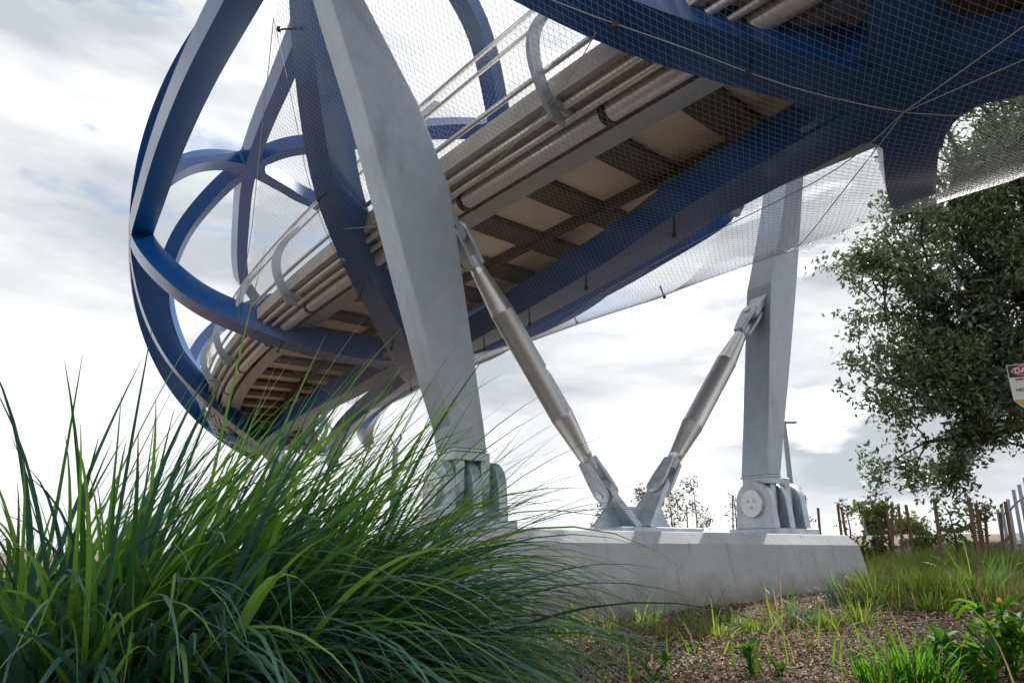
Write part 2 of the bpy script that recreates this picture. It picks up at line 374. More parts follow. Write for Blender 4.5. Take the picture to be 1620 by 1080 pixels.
for sgn in (-1, 1):
    _b = bp
    if sgn > 0: bp = lambda t, s, z: _b(t, s - (2.5 - SR), z)
    r = sweep('railing', circ(sgn * 2.56, 6.13, .030, 12), TA, TB, M['steel'], smooth_=True); rail_p[sgn] = r
    sweep('mid_rail', circ(sgn * 2.62, 5.79, .028, 12), TA, TB, M['steel'], parent=r, smooth_=True)
    sweep('toe_rail', circ(sgn * 2.58, 5.16, .035, 12), TA, TB, M['steel'], parent=r, smooth_=True)
    for t in np.arange(-8.31, TB, 2.42):
        b = MB(); pr = []
        for u in np.linspace(0, 1, 13):      # a bowed flat post, fixed under the deck edge
            z = 4.55 + u * 1.60; s = 2.40 + .40 * math.sin(math.pi * min(1, (u + .02) * .97)) ** 1.0; w = .10 - .045 * u
            pr.append((sgn * s, z, w))
        ins = [Vector(bp(t - .03, s - sgn * w, z)) for s, z, w in pr]; ou = [Vector(bp(t - .03, s + sgn * w, z)) for s, z, w in pr]
        d = Vector(bp(t + .03, 0, 0) - bp(t - .03, 0, 0)); n = len(pr)
        V = ins + ou + [p + d for p in ins] + [p + d for p in ou]; F = []
        for i in range(n - 1):
            F += [(i, i + 1, n + i + 1, n + i), (2 * n + i, 3 * n + i, 3 * n + i + 1, 2 * n + i + 1), (i, 2 * n + i, 2 * n + i + 1, i + 1), (n + i, n + i + 1, 3 * n + i + 1, 3 * n + i)]
        F += [(0, n, 3 * n, 2 * n), (n - 1, 3 * n - 1, 4 * n - 1, 2 * n - 1)]
        b.add(V, F); b.tube([bp(t, sgn * 2.62, 4.75), bp(t, sgn * 2.2, 4.75)], .07, 10)
        b.build('rail_post', M['galv'], r)
    bp = _b

b = MB(); b.tube([Vector(bp(23.5, -.6, -1.2)), Vector(bp(23.5, -.6, 3.9)), Vector(bp(23.5, -.6, 4.86))], [.26, .24, .34], 20)
tag(b.build('bridge_column', M['galv'], None), 'slender grey column under the far end of the bridge behind the tall grass', 'column')
# ------------------------------------------------------------------ wire net
def wire_net(name, surf, us, vs_lo, vs_hi, dv, du, r, parent, m):
    """woven net: neighbouring zigzag wires touch at their bends. surf(u, v) -> points; each wire at u runs along v"""
    V = []; Q = []; base = 0
    for k, u in enumerate(us):
        lo, hi = vs_lo(u), vs_hi(u)
        if hi - lo < 3 * dv: continue
        i0 = int(math.ceil(lo / dv)); i1 = int(math.floor(hi / dv)); ii = np.arange(i0, i1 + 1)
        zz = np.where((ii + k) % 2 == 0, du / 2, -du / 2)
        P = surf(u + zz, ii * dv); n = len(P)
        if n < 2: continue
        T = np.gradient(P, axis=0); T /= np.linalg.norm(T, axis=1)[:, None] + 1e-9
        A = np.cross(T, np.array([.31, .42, .85])); A /= np.linalg.norm(A, axis=1)[:, None] + 1e-9; B = np.cross(T, A)
        ring = np.stack([P + r * (A * math.cos(a) + B * math.sin(a)) for a in (0, 2.094, 4.189)], 1).reshape(-1, 3)
        i = np.arange(n - 1)
        for q in range(3):
            Q.append(np.stack([base + 3 * i + q, base + 3 * i + (q + 1) % 3, base + 3 * (i + 1) + (q + 1) % 3, base + 3 * (i + 1) + q], -1))
        V.append(ring); base += 3 * n
    return qmesh(name, np.concatenate(V), np.concatenate(Q), m, parent)
# far edge of the net (angle -> along)
EPH = np.array([200, 207, 211, 218, 227, 237, 245, 255, 270, 287, 310, 340, 360]); ET = np.array([.9, 1.75, 2.3, 3.4, 5.2, 8.15, 8.4, 8.7, 9.85, 11.9, 11.5, 10, 10])
RN = 5.24
def netR(t, phi):
    sag = .28 * np.abs(np.sin((np.asarray(t) + 4) / 5.4 * math.pi)) * smooth(285, 312, np.asarray(phi))
    return RN - sag
def nets(u, v): return tp(u, v, netR(u, v))
dphi = math.degrees(.060 / RN)
us = np.arange(-9.5, 12, .035)
def hi(u): return 330
# the far edge is irregular: split every wire at the first angle where it lies inside the edge
def lo_edge(u):
    ph = np.linspace(203, 330, 260); ok = np.interp(ph, EPH, ET) >= u
    return ph[ok][0] if ok.any() else 999
net = wire_net('safety_net', nets, us, lo_edge, hi, dphi, .034, .0018, bridge, M['wire'])
def railnet(u, v): return bp(u, -2.52 - .18 * np.sin(np.clip((v - 5.1) / 1.1, 0, 1) * math.pi), v)
wire_net('infill_net', railnet, np.arange(-7, 24, .06), lambda u: 5.18, lambda u: 6.11, .035, .058, .0013, rail_p[-1], M['wire'])
cb = MB()
def cable(pts, r=.006): cb.tube([tp(t, p, netR(t, p) + .01) for t, p in resample(pts, .3)], r, 6)
cable([(1.75, 207), (2.25, 211), (3.4, 218), (5.2, 227), (8.15, 237), (8.4, 245), (8.7, 255), (9.85, 270), (11.9, 287)])
cable([L0, (-1.0, 216), (-2.0, 230.5), (-2.35, 235.5), (-2.85, 242), (-3.15, 248), (-3.95, 260)])
cable([(-3.95, 260), (-3.1, 265), (-1, 268.5), (2, 276), (6.5, 285), (10, 293)]); cable([(-3.95, 260), (-7, 248), (-9.4, 236)]); cable([(-3.95, 260), (-9.4, 259)])
cable([(-3.95, 260), (-6, 285), (-7.5, 310)]); cable([(-3.95, 260), (-2.5, 275), (-.2, 306)])
cable([(2.95, 236), (1.35, 242), (-1.15, 239), (-2.15, 235)], .005)
cable([(1.75, 207), (2.1, 217), (3, 229), (3.8, 242), (5, 257), (6.6, 271)], .005)
cb.build('net_cable', M['wire'], net)
# little standoff brackets that hold the net cables off the members
for pts in ([(-2.35, 235.5), (-3.1, 247), (-1.1, 264.5), (.8, 269), (2.6, 274), (4.4, 278), (6.4, 282), (1.7, 209), (2.9, 230), (4.1, 247), (5.4, 262), (8, 247), (7.5, 256), (9, 287), (1.5, 300), (4.5, 308), (6.5, 306)]):
    b = MB(); t, p = pts; b.tube([tp(t, p, RM + .2), tp(t, p, RN + .05)], .014, 6); b.box(Vector(tp(t, p, RN + .03)), (Vector((1, 0, 0)), Vector((0, 1, 0)), Vector((0, 0, 1))), (.025, .025, .025))
    b.build('net_bracket', M['dark'], bridge)

# ------------------------------------------------------------------ pier: plinth, legs, hinges, struts
nA = math.radians(30); NV = Vector((math.cos(nA), math.sin(nA), 0)); BV = Vector((-math.sin(nA), math.cos(nA), 0)); ZV = Vector((0, 0, 1))
PL = atY(735, 775, 7.7); PR = atY(1220, 797, 10.04)
sep = Vector((PR.x - PL.x, PR.y - PL.y, 0)); NV = sep.normalized(); BV = Vector((-NV.y, NV.x, 0))
PZ = .655; PL.z = PR.z = PZ
PTOP = .24
def plinth():
    e = .66; prof = [(-.98, -1.2), (-.80, PTOP - .13), (-.69, PTOP), (.69, PTOP), (.80, PTOP - .13), (.98, -1.2)]
    b = MB(); V = []
    for sgn, c in ((-1, PL), (1, PR)):
        for w, z in prof:
            ext = e + (.14 if z < -.5 else (0 if z > .15 and z < .2 else -.0)); ext = e + {-1.2: .17}.get(z, 0.) - (.09 if z == PTOP else 0)
            V.append(Vector((c.x, c.y, 0)) + NV * sgn * ext + BV * w + ZV * z)
    n = 6; F = [tuple(range(6)), tuple(range(6, 12))[::-1]] + [(i, i + 6, (i + 1) % 6 + 6, (i + 1) % 6) for i in range(6)]
    b.add(V, F); o = b.build('concrete_plinth', M['concrete'], None, .012)
    tag(o, 'long pale grey concrete plinth with chamfered top edge and tapered ends', 'plinth')
plinth()
T_LEG = .46
def leg(P, left, right, label, blockpx):
    p0 = P - BV * (T_LEG / 2)
    a = [onplane(u, v, p0, BV) for u, v in left]; c = [onplane(u, v, p0, BV) for u, v in right]
    root = empty('support_leg', P, label, 'bridge leg', 'bridge support legs')
    b = MB(); b.prism(a + c[::-1], BV * T_LEG); b.build('shaft', M['galv'], root, .012)
    # weld collar and block
    zb = a[-1].z; sl_, sr_ = a[-1], c[-1]
    w = (sr_ - sl_); mid = (sl_ + sr_) / 2 + BV * (T_LEG / 2); hw = Vector((w.x, w.y, 0)).length / 2
    b = MB(); b.box(mid - ZV * .012, (NV, BV, ZV), (hw + .006, T_LEG / 2 + .006, .011)); b.build('weld_collar', M['plate'], root)
    # two lugs reaching down round the pin
    top = zb - .025
    for k in (-1, 1):
        cN = P + NV * k * .150
        pr = []
        hwid = .20
        for ang in np.linspace(math.pi, 2 * math.pi, 17): pr.append((hwid * math.cos(ang), PZ + hwid * math.sin(ang)))
        pr += [(T_LEG / 2 - .04, PZ + .24), (T_LEG / 2 - .04, top), (-T_LEG / 2 + .04, top), (-T_LEG / 2 + .04, PZ + .24)]
        b = MB(); b.prism([Vector((cN.x, cN.y, 0)) + BV * x + ZV * z - NV * .052 for x, z in pr], NV * .104)
        b.build('lug', M['plate'], root, .006)
    # block: solid on top with a slot between the lugs
    b = MB(); b.box(Vector((mid.x, mid.y, top - .045)), (NV, BV, ZV), (hw - .004, T_LEG / 2 - .012, .045)); b.build('block', M['plate'], root, .006)
    return root
leg(PL, [(500, -80), (523, 0), (573, 160), (617, 322), (640, 410), (690, 597), (713, 672), (719, 708)],
    [(545, -80), (577, 0), (603, 50), (660, 160), (693, 247), (713, 302), (720, 353), (768, 690), (770, 712)],
    'nearer galvanised steel leg leaning left, tall and in full view beside the tall grass', None)
leg(PR, [(1262, 130), (1238, 330), (1230, 383), (1219, 445), (1217, 560), (1215, 690), (1214, 750)],
    [(1283, 130), (1268, 330), (1262, 430), (1253, 540), (1240, 690), (1235, 752)],
    'farther galvanised steel leg partly behind the wire net in front of the big tree', None)
def hinge(P, label):
    root = empty('hinge_bracket', Vector((P.x, P.y, PTOP)), label, 'hinge', 'hinge brackets on the plinth')
    z0 = PTOP + .085
    b = MB(); b.box(Vector((P.x, P.y, PTOP + .0425)), (NV, BV, ZV), (.42, .40, .041)); b.build('base_plate', M['plate'], root, .006)
    for k in (-1, 0, 1):
        c = P + NV * k * .30; rr = .30; pr = [(-.33, z0)]
        for a in np.linspace(math.pi, 0, 21): pr.append((rr * math.cos(a), PZ + .0 + rr * math.sin(a)))
        pr.append((.33, z0)); th = .052
        b = MB(); b.prism([Vector((c.x, c.y, 0)) + BV * x + ZV * z - NV * th for x, z in pr], NV * 2 * th); b.build('hinge_plate', M['plate'], root, .008)
    b = MB(); b.tube([P - NV * .40, P + NV * .40], .10, 24); b.build('pin', M['steel'], root)
    for k in (-1, 1):
        b = MB(); c = P + NV * k * .352
        b.tube([c, c + NV * k * .035, c + NV * k * .045], [.19, .19, .18], 36); cap = b.build('pin_cap', M['steel'], root)
        for j in range(3):
            a = 2 * math.pi * j / 3 + .5; q = c + NV * k * .044 + BV * .06 * math.cos(a) + ZV * .06 * math.sin(a)
            b = MB(); b.tube([q, q + NV * k * .012], .022, 12); bo = b.build('cap_bolt', M['plate'], cap)
hinge(PL, 'larger looking hinge bracket under the nearer leg, partly screened by grass blades')
hinge(PR, 'hinge bracket with round pin cap under the farther leg, clear of the grass')
pl0 = Vector((PL.x, PL.y, 0))
def pp(u, v): return onplane(u, v, pl0, BV)
STR = [(pp(724, 372), pp(957, 776), 'brownish steel tube strut sloping from the nearer leg down to the middle bracket'),
       (pp(1189, 497), pp(1043, 770), 'blue grey steel tube strut sloping from the farther leg down to the middle bracket')]
def fork(P, d, root, w=.135):
    """clevis fork: two cheeks either side of a lug, rounded at P; d points to the tube, the pin runs across the sheet"""
    e = d.cross(BV).normalized()
    for k in (-1, 1):
        pr = [P + BV * w * math.cos(a) - d * w * math.sin(a) for a in np.linspace(0, math.pi, 17)]
        pr += [P + d * .16 - BV * .125, P + d * .30 - BV * .10, P + d * .43 - BV * .08, P + d * .43 + BV * .08, P + d * .30 + BV * .10, P + d * .16 + BV * .125]
        b = MB(); b.prism([q + e * (k * .072 - .026) for q in pr], e * .052); b.build('fork_cheek', M['plate'], root, .014)
    b = MB(); b.tube([P + d * .30, P + d * .36, P + d * .44], [.088, .094, .090], 24); b.build('fork_neck', M['plate'], root)
    b = MB(); b.tube([P - e * .118, P + e * .118], .052, 24); b.build('fork_pin', M['steel'], root)
for top, bot, lab in STR:
    d = (top - bot).normalized(); Lg = (top - bot).length
    root = empty('brace_strut', bot, lab, 'brace', 'diagonal tube braces')
    b = MB(); q = lambda a: bot + d * a
    b.tube([q(.43), q(.47), q(.475), q(.52), q(1.02), q(1.03), q(1.05), q(1.06), q(Lg - 1.06), q(Lg - 1.05), q(Lg - 1.03), q(Lg - 1.02), q(Lg - .52), q(Lg - .475), q(Lg - .47), q(Lg - .43)],
           [.085, .085, .092, .092, .140, .1425, .1425, .140, .140, .1425, .1425, .140, .092, .092, .085, .085], 40); b.build('tube', M['steel'], root)
    fork(bot, d, root); fork(top, -d, root)
# lugs welded to the legs for the strut tops
def legplate(top, d):
    """lug sheet between the cheeks, running on into the leg"""
    b = MB(); e = d.cross(BV).normalized()
    pr = [top + BV * .12 * math.cos(a) - d * .12 * math.sin(a) for a in np.linspace(0, math.pi, 13)] + [top + d * .42 - BV * .16, top + d * .42 + BV * .16]
    b.prism([p - e * .04 for p in pr], e * .08)
    return b
for o in list(COL.objects):
    if o.name == 'support_leg': legplate(STR[0][0], (STR[0][0] - STR[0][1]).normalized()).build('strut_lug', M['plate'], o, .01)
    if o.name == 'support_leg.001': legplate(STR[1][0], (STR[1][0] - STR[1][1]).normalized()).build('strut_lug', M['plate'], o, .01)
# V bracket in the middle
mid = pp(1018, 828); mid.z = PTOP
vb = empty('anchor_bracket', mid, 'v shaped steel anchor bracket in the middle of the plinth holding both struts', 'bracket')
b = MB(); b.box(mid + ZV * .03, (NV, BV, ZV), (.62, .36, .028)); b.build('base_plate', M['plate'], vb, .006)
lo_ = PTOP + .058
for (top, bot, lab) in STR:
    d = (top - bot).normalized(); e = d.cross(BV).normalized(); foot = bot - d * ((bot.z - lo_) / d.z); sg = 1 if d.dot(NV) > 0 else -1
    b = MB(); pr = [bot + BV * .15 * math.cos(a) + d * .15 * math.sin(a) for a in np.linspace(0, math.pi, 17)]
    pr += [bot - d * .12 - BV * .16, foot - BV * .27, foot + BV * .27, bot - d * .12 + BV * .16]
    b.prism([p - e * .04 for p in pr], e * .08); b.build('gusset_plate', M['plate'], vb, .008)
    # triangular fin under the sloping sheet
    n0 = Vector((foot.x, foot.y, lo_)); q1 = n0 + NV * sg * .10; q2 = n0 + NV * sg * .50; q3 = bot - d * .17 + NV * sg * .04
    b = MB(); b.prism([q - BV * .02 for q in (q1, q2, q3)], BV * .04); b.build('side_fin', M['plate'], vb)
a0 = STR[0][1]; a1 = STR[1][1]; k0 = a0.lerp(a1, .27); k1 = a0.lerp(a1, .73); zz = PTOP + .31
b = MB(); b.prism([Vector((k0.x, k0.y, zz)), Vector((k1.x, k1.y, zz)), mid + NV * .12 + ZV * .06, mid - NV * .12 + ZV * .06], BV * .04); b.build('web_plate', M['plate'], vb)

# ------------------------------------------------------------------ plants
def blades(specs, name, m, parent=None, seg=7, fold=.0):
    """specs: list of (root, dir(azimuth), lean0, length, width, curl, tone); leaf strips that arch over"""
    K = len(specs); V = np.zeros((K, seg + 1, 2, 3)); tone = np.zeros((K, seg))
    for i, (r, az, lean, Ln, w, curl, tn) in enumerate(specs):
        p = np.array(r, float); a = lean; ds = Ln / seg; hd = np.array([math.cos(az), math.sin(az), 0]); sdv = np.array([-math.sin(az), math.cos(az), 0])
        tw = rng.uniform(-.6, .6)
        for k in range(seg + 1):
            u = k / seg; ww = w * (1 - u ** 2.2) * (.6 + .4 * min(1, u * 5)) * .5 + .0004
            nrm = np.array([-math.cos(a) * hd[0], -math.cos(a) * hd[1], math.sin(a)]) * math.sin(tw) 
            V[i, k, 0] = p + (sdv * math.cos(tw) + nrm) * ww; V[i, k, 1] = p - (sdv * math.cos(tw) + nrm) * ww
            p = p + ds * (hd * math.sin(a) + np.array([0, 0, math.cos(a)])); a = min(a + curl * (u + .25) / seg * 1.6, 2.75)
        tone[i] = np.clip(tn, 0, 1)
    b = (np.arange(K) * (seg + 1) * 2)[:, None] + (np.arange(seg) * 2)[None]
    Q = np.stack([b, b + 1, b + 3, b + 2], -1).reshape(-1, 4)
    return qmesh(name, V.reshape(-1, 3), Q, m, parent, tone.ravel(), smooth=True)
def tussock(cx, cy, R, n, Lr, wr, label, name='grass_tussock', group=None, bias=0., biasdir=0., mats=('grass', 'bgrass', 'dry'), frac=(.62, .30, .08), zoff=0., leanr=(.05, 1.0), curlr=(.3, 1.9), cat='grass clump', extra=(), lop=False):
    z = float(gz(cx, cy)) + zoff
    root = empty(name, (cx, cy, z), label, cat, group)
    sp = {k: [] for k in mats}
    for i in range(n):
        r = R * math.sqrt(rng.random()); az0 = rng.uniform(0, 2 * math.pi)
        x, y = cx + r * math.cos(az0), cy + r * math.sin(az0)
        lean = rng.uniform(*leanr) * (.35 + .65 * r / R); az = az0 + rng.normal(0, .45)
        vx = math.sin(lean) * math.cos(az) + bias * math.cos(biasdir); vy = math.sin(lean) * math.sin(az) + bias * math.sin(biasdir)
        az = math.atan2(vy, vx); lean = math.atan2(math.hypot(vx, vy), math.cos(lean))
        k = rng.choice(len(mats), p=frac)
        Ln = rng.uniform(*Lr) * (.6 if mats[k] == 'dry' else 1)
        if lop: cu_x = .9 * max(0, math.cos(az)) * min(1, lean)
        if lop: Ln *= (.80 + .26 * ((x - cx) / R + 1) / 2) * (.78 if math.cos(az) < 0 else 1)
        sp[mats[k]].append(((x, y, z - .03), az, lean, Ln, rng.uniform(*wr) * (.6 if mats[k] == 'dry' else 1), rng.uniform(*curlr) + (cu_x if lop else 0), rng.random()))
    for k, n_, L_, le_, cu_, bi_, bd_ in extra:
        for i in range(n_):
            r = R * math.sqrt(rng.random()); a0 = rng.uniform(0, 6.28); az = bd_ + rng.normal(0, .45)
            sp[k].append(((cx + r * math.cos(a0), cy + r * math.sin(a0), z - .03), az, rng.uniform(*le_) * .6, rng.uniform(*L_), rng.uniform(*wr) * (1.15 if k != 'dry' else .6), rng.uniform(*cu_), rng.random()))
    for k in mats:
        if sp[k]: blades(sp[k], {'grass': 'green_blades', 'bgrass': 'blue_green_sheen_blades', 'dry': 'dry_blades'}.get(k, 'blades'), M[k], root, 14 if Lr[1] > .8 else 5)
    return root
tussock(-.94, 2.12, .44, 3000, (.70, 1.34), (.010, .019), 'huge dark green strap leaved tussock filling the lower left foreground', bias=.27, biasdir=.02, zoff=.10, leanr=(.02, .90), lop=True, frac=(.60, .27, .13),
        extra=[('grass', 330, (.92, 1.36), (.2, 1.05), (.1, .8), .15, .05), ('bgrass', 80, (.9, 1.3), (.15, 1.1), (.1, .9), .15, .05), ('bgrass', 760, (.8, 1.3), (.6, 1.2), (1.2, 2.2), .35, -.35), ('bgrass', 60, (.7, 1.1), (.6, 1.2), (1.2, 2.2), .5, -1.5), ('dry', 160, (.4, .9), (.3, 1.1), (1., 2.4), .3, -.6)])
tussock(-1.75, 2.35, .42, 900, (.40, .85), (.007, .015), 'lower grass tussock at the far left edge beside the huge one', bias=.15, biasdir=0, leanr=(.02, .8), curlr=(.2, 1.4), zoff=.08)

# small tufts along the foot of the plinth and over the mulch
def px_ground(u, v):
    r = ray(u, v); lo_, hi_ = 1., 80.
    for _ in range(50):
        m_ = (lo_ + hi_) / 2; p = r * (m_ / r.y)
        if p.z > gz(p.x, p.y): lo_ = m_
        else: hi_ = m_
    return r * (lo_ / r.y)
tufts = [(960, 1012, .26, 60, 'lawn', 'bright yellow green tuft in front of the left half of the plinth'), (1140, 1008, .2, 60, 'lawn', 'short bright tuft in front of the brown dry tuft'), (1275, 985, .24, 40, 'bgrass', 'blue green arching tuft near the plinth, left of the cushion'), (1360, 985, .25, 70, 'lawn', 'yellow green tuft below the right end of the plinth'), (1215, 975, .3, 26, 'dry', 'thin dry stalks against the plinth right of centre'),
 (905, 1000, .30, 60, 'lawn', 'yellow green loose tuft at the left end of the plinth base'),
 (1022, 985, .30, 40, 'grass', 'dark green upright tuft against the middle of the plinth'),
 (1085, 990, .26, 30, 'grass', 'slim dark tuft left of the brown dry tuft'),
 (1120, 985, .30, 45, 'dry', 'brown dry tuft standing against the plinth'),
 (1160, 985, .20, 35, 'grass', 'short green tuft right of the brown dry tuft'),
 (1195, 1000, .16, 130, 'lawn', 'low round bright green tuft on the mulch below the plinth'),
 (1243, 990, .45, 14, 'lawn', 'tall thin yellow green blades in front of the plinth'),
 (1313, 992, .16, 130, 'lawn', 'small bright green cushion of grass on bare mulch'),
 (1330, 955, .30, 60, 'bgrass', 'blue green tuft at the right end of the plinth'),
 (1475, 968, .22, 150, 'lawn', 'low bright tuft at the upper edge of the mulch'),
 (1520, 958, .24, 120, 'lawn', 'low green tuft at the far right edge of the mulch'),
 (1440, 940, .45, 110, 'dry', 'tan feathery dry tussock among green grass'),
 (1385, 935, .42, 60, 'lawn', 'bright yellow green clump just right of the plinth'),
 (1590, 935, .5, 100, 'dry', 'feathery dry tussock near the right frame edge')]
for u, v, h, n, m_, lab in tufts:
    p = px_ground(u, v)
    tussock(p.x, p.y, .05 + .25 * h, n, (h * .6, h * 1.3), (.006, .013), lab, 'grass_tuft', 'grass tufts on the mulch', mats=(m_,), frac=(1,), leanr=(.05, .8), curlr=(.1, 1.5))

# meadow on the right behind and along the mulch: uncountable
for i in range(26):
    u = rng.uniform(1375, 1640); v = rng.uniform(885, 960); p = px_ground(u, v)
    kind = ('dry', 'lawn', 'dry', 'lawn', 'grass')[i % 5]
    lab = {'dry': 'feathery pale dry tussock growing on the grassy bank', 'lawn': 'yellow green leafy tussock growing on the grassy bank', 'grass': 'dark green upright tussock growing on the grassy bank'}[kind]
    h = rng.uniform(.3, .55)
    tussock(p.x, p.y, .12, 70 if kind == 'dry' else 45, (h * .6, h * 1.2), (.004, .008) if kind == 'dry' else (.007, .014), lab, 'grass_tuft', 'tussocks on the grassy bank, ' + {'dry': 'dry', 'lawn': 'yellow green', 'grass': 'dark green'}[kind], mats=(kind,), frac=(1,), leanr=(.05, .7), curlr=(.2, 1.6))
def meadow():
    sp = []; spd = []
    while len(sp) + len(spd) < 15000:
        u = rng.uniform(1000, 1660); x_ = rng.random()
        v = 880 + 85 * x_ ** 1.0 + rng.normal(0, 6)
        if u < 1370: v = rng.normal(990, 8) - (u - 1200) * .05
        if u < 1370 and rng.random() > .10: continue
        p = px_ground(u, max(v, 872)); 
        if p.y > 32: continue
        k = mnoise.noise(Vector((p.x * .7, p.y * .7, 0)))
        if rng.random() > .42 + 1.5 * k: continue
        q = (p.x + rng.normal(0, .15), p.y + rng.normal(0, .25))
        z = float(gz(*q)) - .02; h = rng.uniform(.08, .34) * (1 + .7 * max(0, k)) if u > 1370 else rng.uniform(.05, .17)
        (spd if rng.random() < .36 - .7 * k else sp).append(((q[0], q[1], z), rng.uniform(0, 6.28), rng.uniform(.05, .7), h, rng.uniform(.005, .011), rng.uniform(.2, 1.6), rng.random()))
    for i in range(9000):       # rough grass on the flat ground to the left and behind the plinth
        x, y = rng.uniform(-14, 3), rng.uniform(3.2, 26)
        if abs((x - PL.x) * BV.x + (y - PL.y) * BV.y) < 1.2 and x > -2: continue
        (sp if rng.random() < .7 else spd).append(((x, y, float(gz(x, y)) - .02), rng.uniform(0, 6.28), rng.uniform(.05, .8), rng.uniform(.15, .5), rng.uniform(.008, .016), rng.uniform(.2, 1.6), rng.random()))
    tag(blades(sp, 'meadow_grass', M['lawn'], None, 4), 'mixed green grass growing over the bank on the right', 'grass', kind='stuff')
    tag(blades(spd, 'dry_grass', M['dry'], None, 4), 'pale dry grass mixed through the bank on the right', 'grass', kind='stuff')
meadow()
# bark chips
def chips():
    n = 42000; u = rng.uniform(820, 1640, n); v = rng.uniform(955, 1100, n); keep = []
    r = np.stack([(u - 810) / FPX, CP - (540 - v) / FPX * SP, SP + (540 - v) / FPX * CP], -1)
    Y = -.62 / (r[:, 2] / r[:, 1]); Y = np.clip(Y, 3, 12)
    x = r[:, 0] / r[:, 1] * Y; y = Y + rng.normal(0, .1, n); x += rng.normal(0, .05, n)
    c = np.stack([x, y, gz(x, y) + rng.uniform(.004, .03, n)], -1)
    az = rng.uniform(0, 2 * np.pi, n); ti = rng.normal(0, .35, n); ro = rng.normal(0, .4, n)
    Ln = .005 + .035 * rng.random(n) ** 2.6; Wd = rng.uniform(.0025, .006, n)
    a = np.stack([np.cos(az) * np.cos(ti), np.sin(az) * np.cos(ti), np.sin(ti)], -1); b = np.stack([-np.sin(az) * np.cos(ro), np.cos(az) * np.cos(ro), np.sin(ro)], -1)
    nn = np.cross(a, b); hh = .004
    V = []
    for s1, s2, s3 in ((-1, -1, -1), (1, -1, -1), (1, 1, -1), (-1, 1, -1), (-1, -1, 1), (1, -1, 1), (1, 1, 1), (-1, 1, 1)):
        V.append(c + a * (Ln * s1)[:, None] + b * (Wd * s2 * (1 if s1 > 0 else .7))[:, None] + nn * hh * s3)
    V = np.stack(V, 1).reshape(-1, 3); base = (np.arange(n) * 8)[:, None]
    F = np.concatenate([base + np.array(f) for f in ((4, 5, 6, 7), (0, 4, 7, 3), (1, 2, 6, 5), (0, 1, 5, 4), (2, 3, 7, 6))], 0)
    tone = np.tile(rng.random(n) ** 2.0, 5)
    tag(qmesh('bark_chips', V, F, M['chip'], None, tone), 'loose brown bark chips scattered over the mulch bed', 'mulch', kind='stuff')
chips()

# leafy crowns
def leaves(centres, size, m, name, parent, aspect=.42, droop=.2):
    c = np.asarray(centres, float); n = len(c)
    d = rng.normal(size=(n, 3)); d[:, 2] -= droop; d /= np.linalg.norm(d, axis=1)[:, None]
    s = np.cross(d, rng.normal(size=(n, 3))); s /= np.linalg.norm(s, axis=1)[:, None]; nn = np.cross(d, s)
    ln = size * rng.uniform(.6, 1.3, n)[:, None]; w = ln * aspect * .5
    V = np.stack([c, c + d * ln * .5 + s * w + nn * ln * .08, c + d * ln, c + d * ln * .5 - s * w + nn * ln * .08], 1).reshape(-1, 3)
    Q = np.arange(n * 4).reshape(-1, 4)
    return qmesh(name, V, Q, m, parent, rng.random(n) ** 1.3)
def branch(b, p, d, ln, r, depth, tips, spread=.6, up=.12):
    pts = [Vector(p)]; rad = [r]; q = Vector(p); d = Vector(d).normalized(); n = 5
    for i in range(n):
        d = (d + Vector(rng.normal(0, .16, 3)) + ZV * up * .3).normalized(); q = q + d * (ln / n); pts.append(q.copy()); rad.append(r * (1 - .55 * (i + 1) / n))
        if depth == 0 or (depth == 1 and i > 1): tips.append(q.copy())
    b.tube(pts, rad, 6 if depth < 2 else 10, cap=False)
    if depth > 0:
        for k in range(3 if depth > 1 else 4):
            i = rng.integers(2, n + 1); nd = (d + Vector(rng.normal(0, spread, 3))).normalized()
            branch(b, pts[i], nd, ln * rng.uniform(.55, .8), rad[i] * .65, depth - 1, tips, spread, up)
def big_tree():
    base = Vector((17.8, 20.2, float(gz(17.8, 20.2))))
    root = empty('broadleaf_tree', base, 'large dark evergreen tree with spreading crown at the right edge', 'tree')
    b = MB(); tips = []
    fork_ = base + Vector((-.3, 0, 3.4))
    b.tube([base - ZV * .2, base + Vector((.05, 0, 1.2)), fork_], [.42, .34, .30], 14)
    # limbs reach left into view
    targets = [((1500, 560, 15.0)), ((1400, 420, 14.5)), ((1380, 500, 16)), ((1440, 330, 15)), ((1560, 250, 15.5)), ((1620, 140, 16.5)), ((1500, 640, 14.5)), ((1400, 610, 15.5)), ((1600, 420, 13.5)), ((1640, 580, 15)), ((1700, 300, 16)), ((1540, 400, 17)), ((1450, 700, 15)), ((1470, 205, 15)), ((1530, 160, 16)), ((1590, 90, 16)), ((1450, 270, 15.5))]
    for u, v, Y in targets:
        t_ = atY(u + 28, v, Y + 5); pts = [fork_ - ZV * rng.uniform(0, 1.0)]; n = 7
        for i in range(1, n + 1):
            k = i / n; q = pts[0].lerp(t_, k) + ZV * (1.1 * math.sin(k * math.pi) * .5) + Vector(rng.normal(0, .12, 3)); pts.append(q)
        rd = [.24 * (1 - .8 * i / n) for i in range(n + 1)]; b.tube(pts, rd, 8, cap=False)
        for i in range(3, n + 1):
            for k in range(3):
                branch(b, pts[i], (pts[i] - pts[i - 1]).normalized() + Vector(rng.normal(0, .8, 3)), rng.uniform(1.1, 2.1), rd[i] * .6, 1, tips, .8, .1)
    b.build('trunk', M['bark'], root)
    tips = np.array([tuple(t) for t in tips])
    C = []
    for t in tips:
        k = rng.integers(8, 20); C.append(t + rng.normal(0, .17, (k, 3)) * np.array([1, 1, .75]))
    C = np.concatenate(C); print('tree leaves', len(C), 'tips', len(tips))
    leaves(C, .19, M['tree'], 'crown', root)
big_tree()
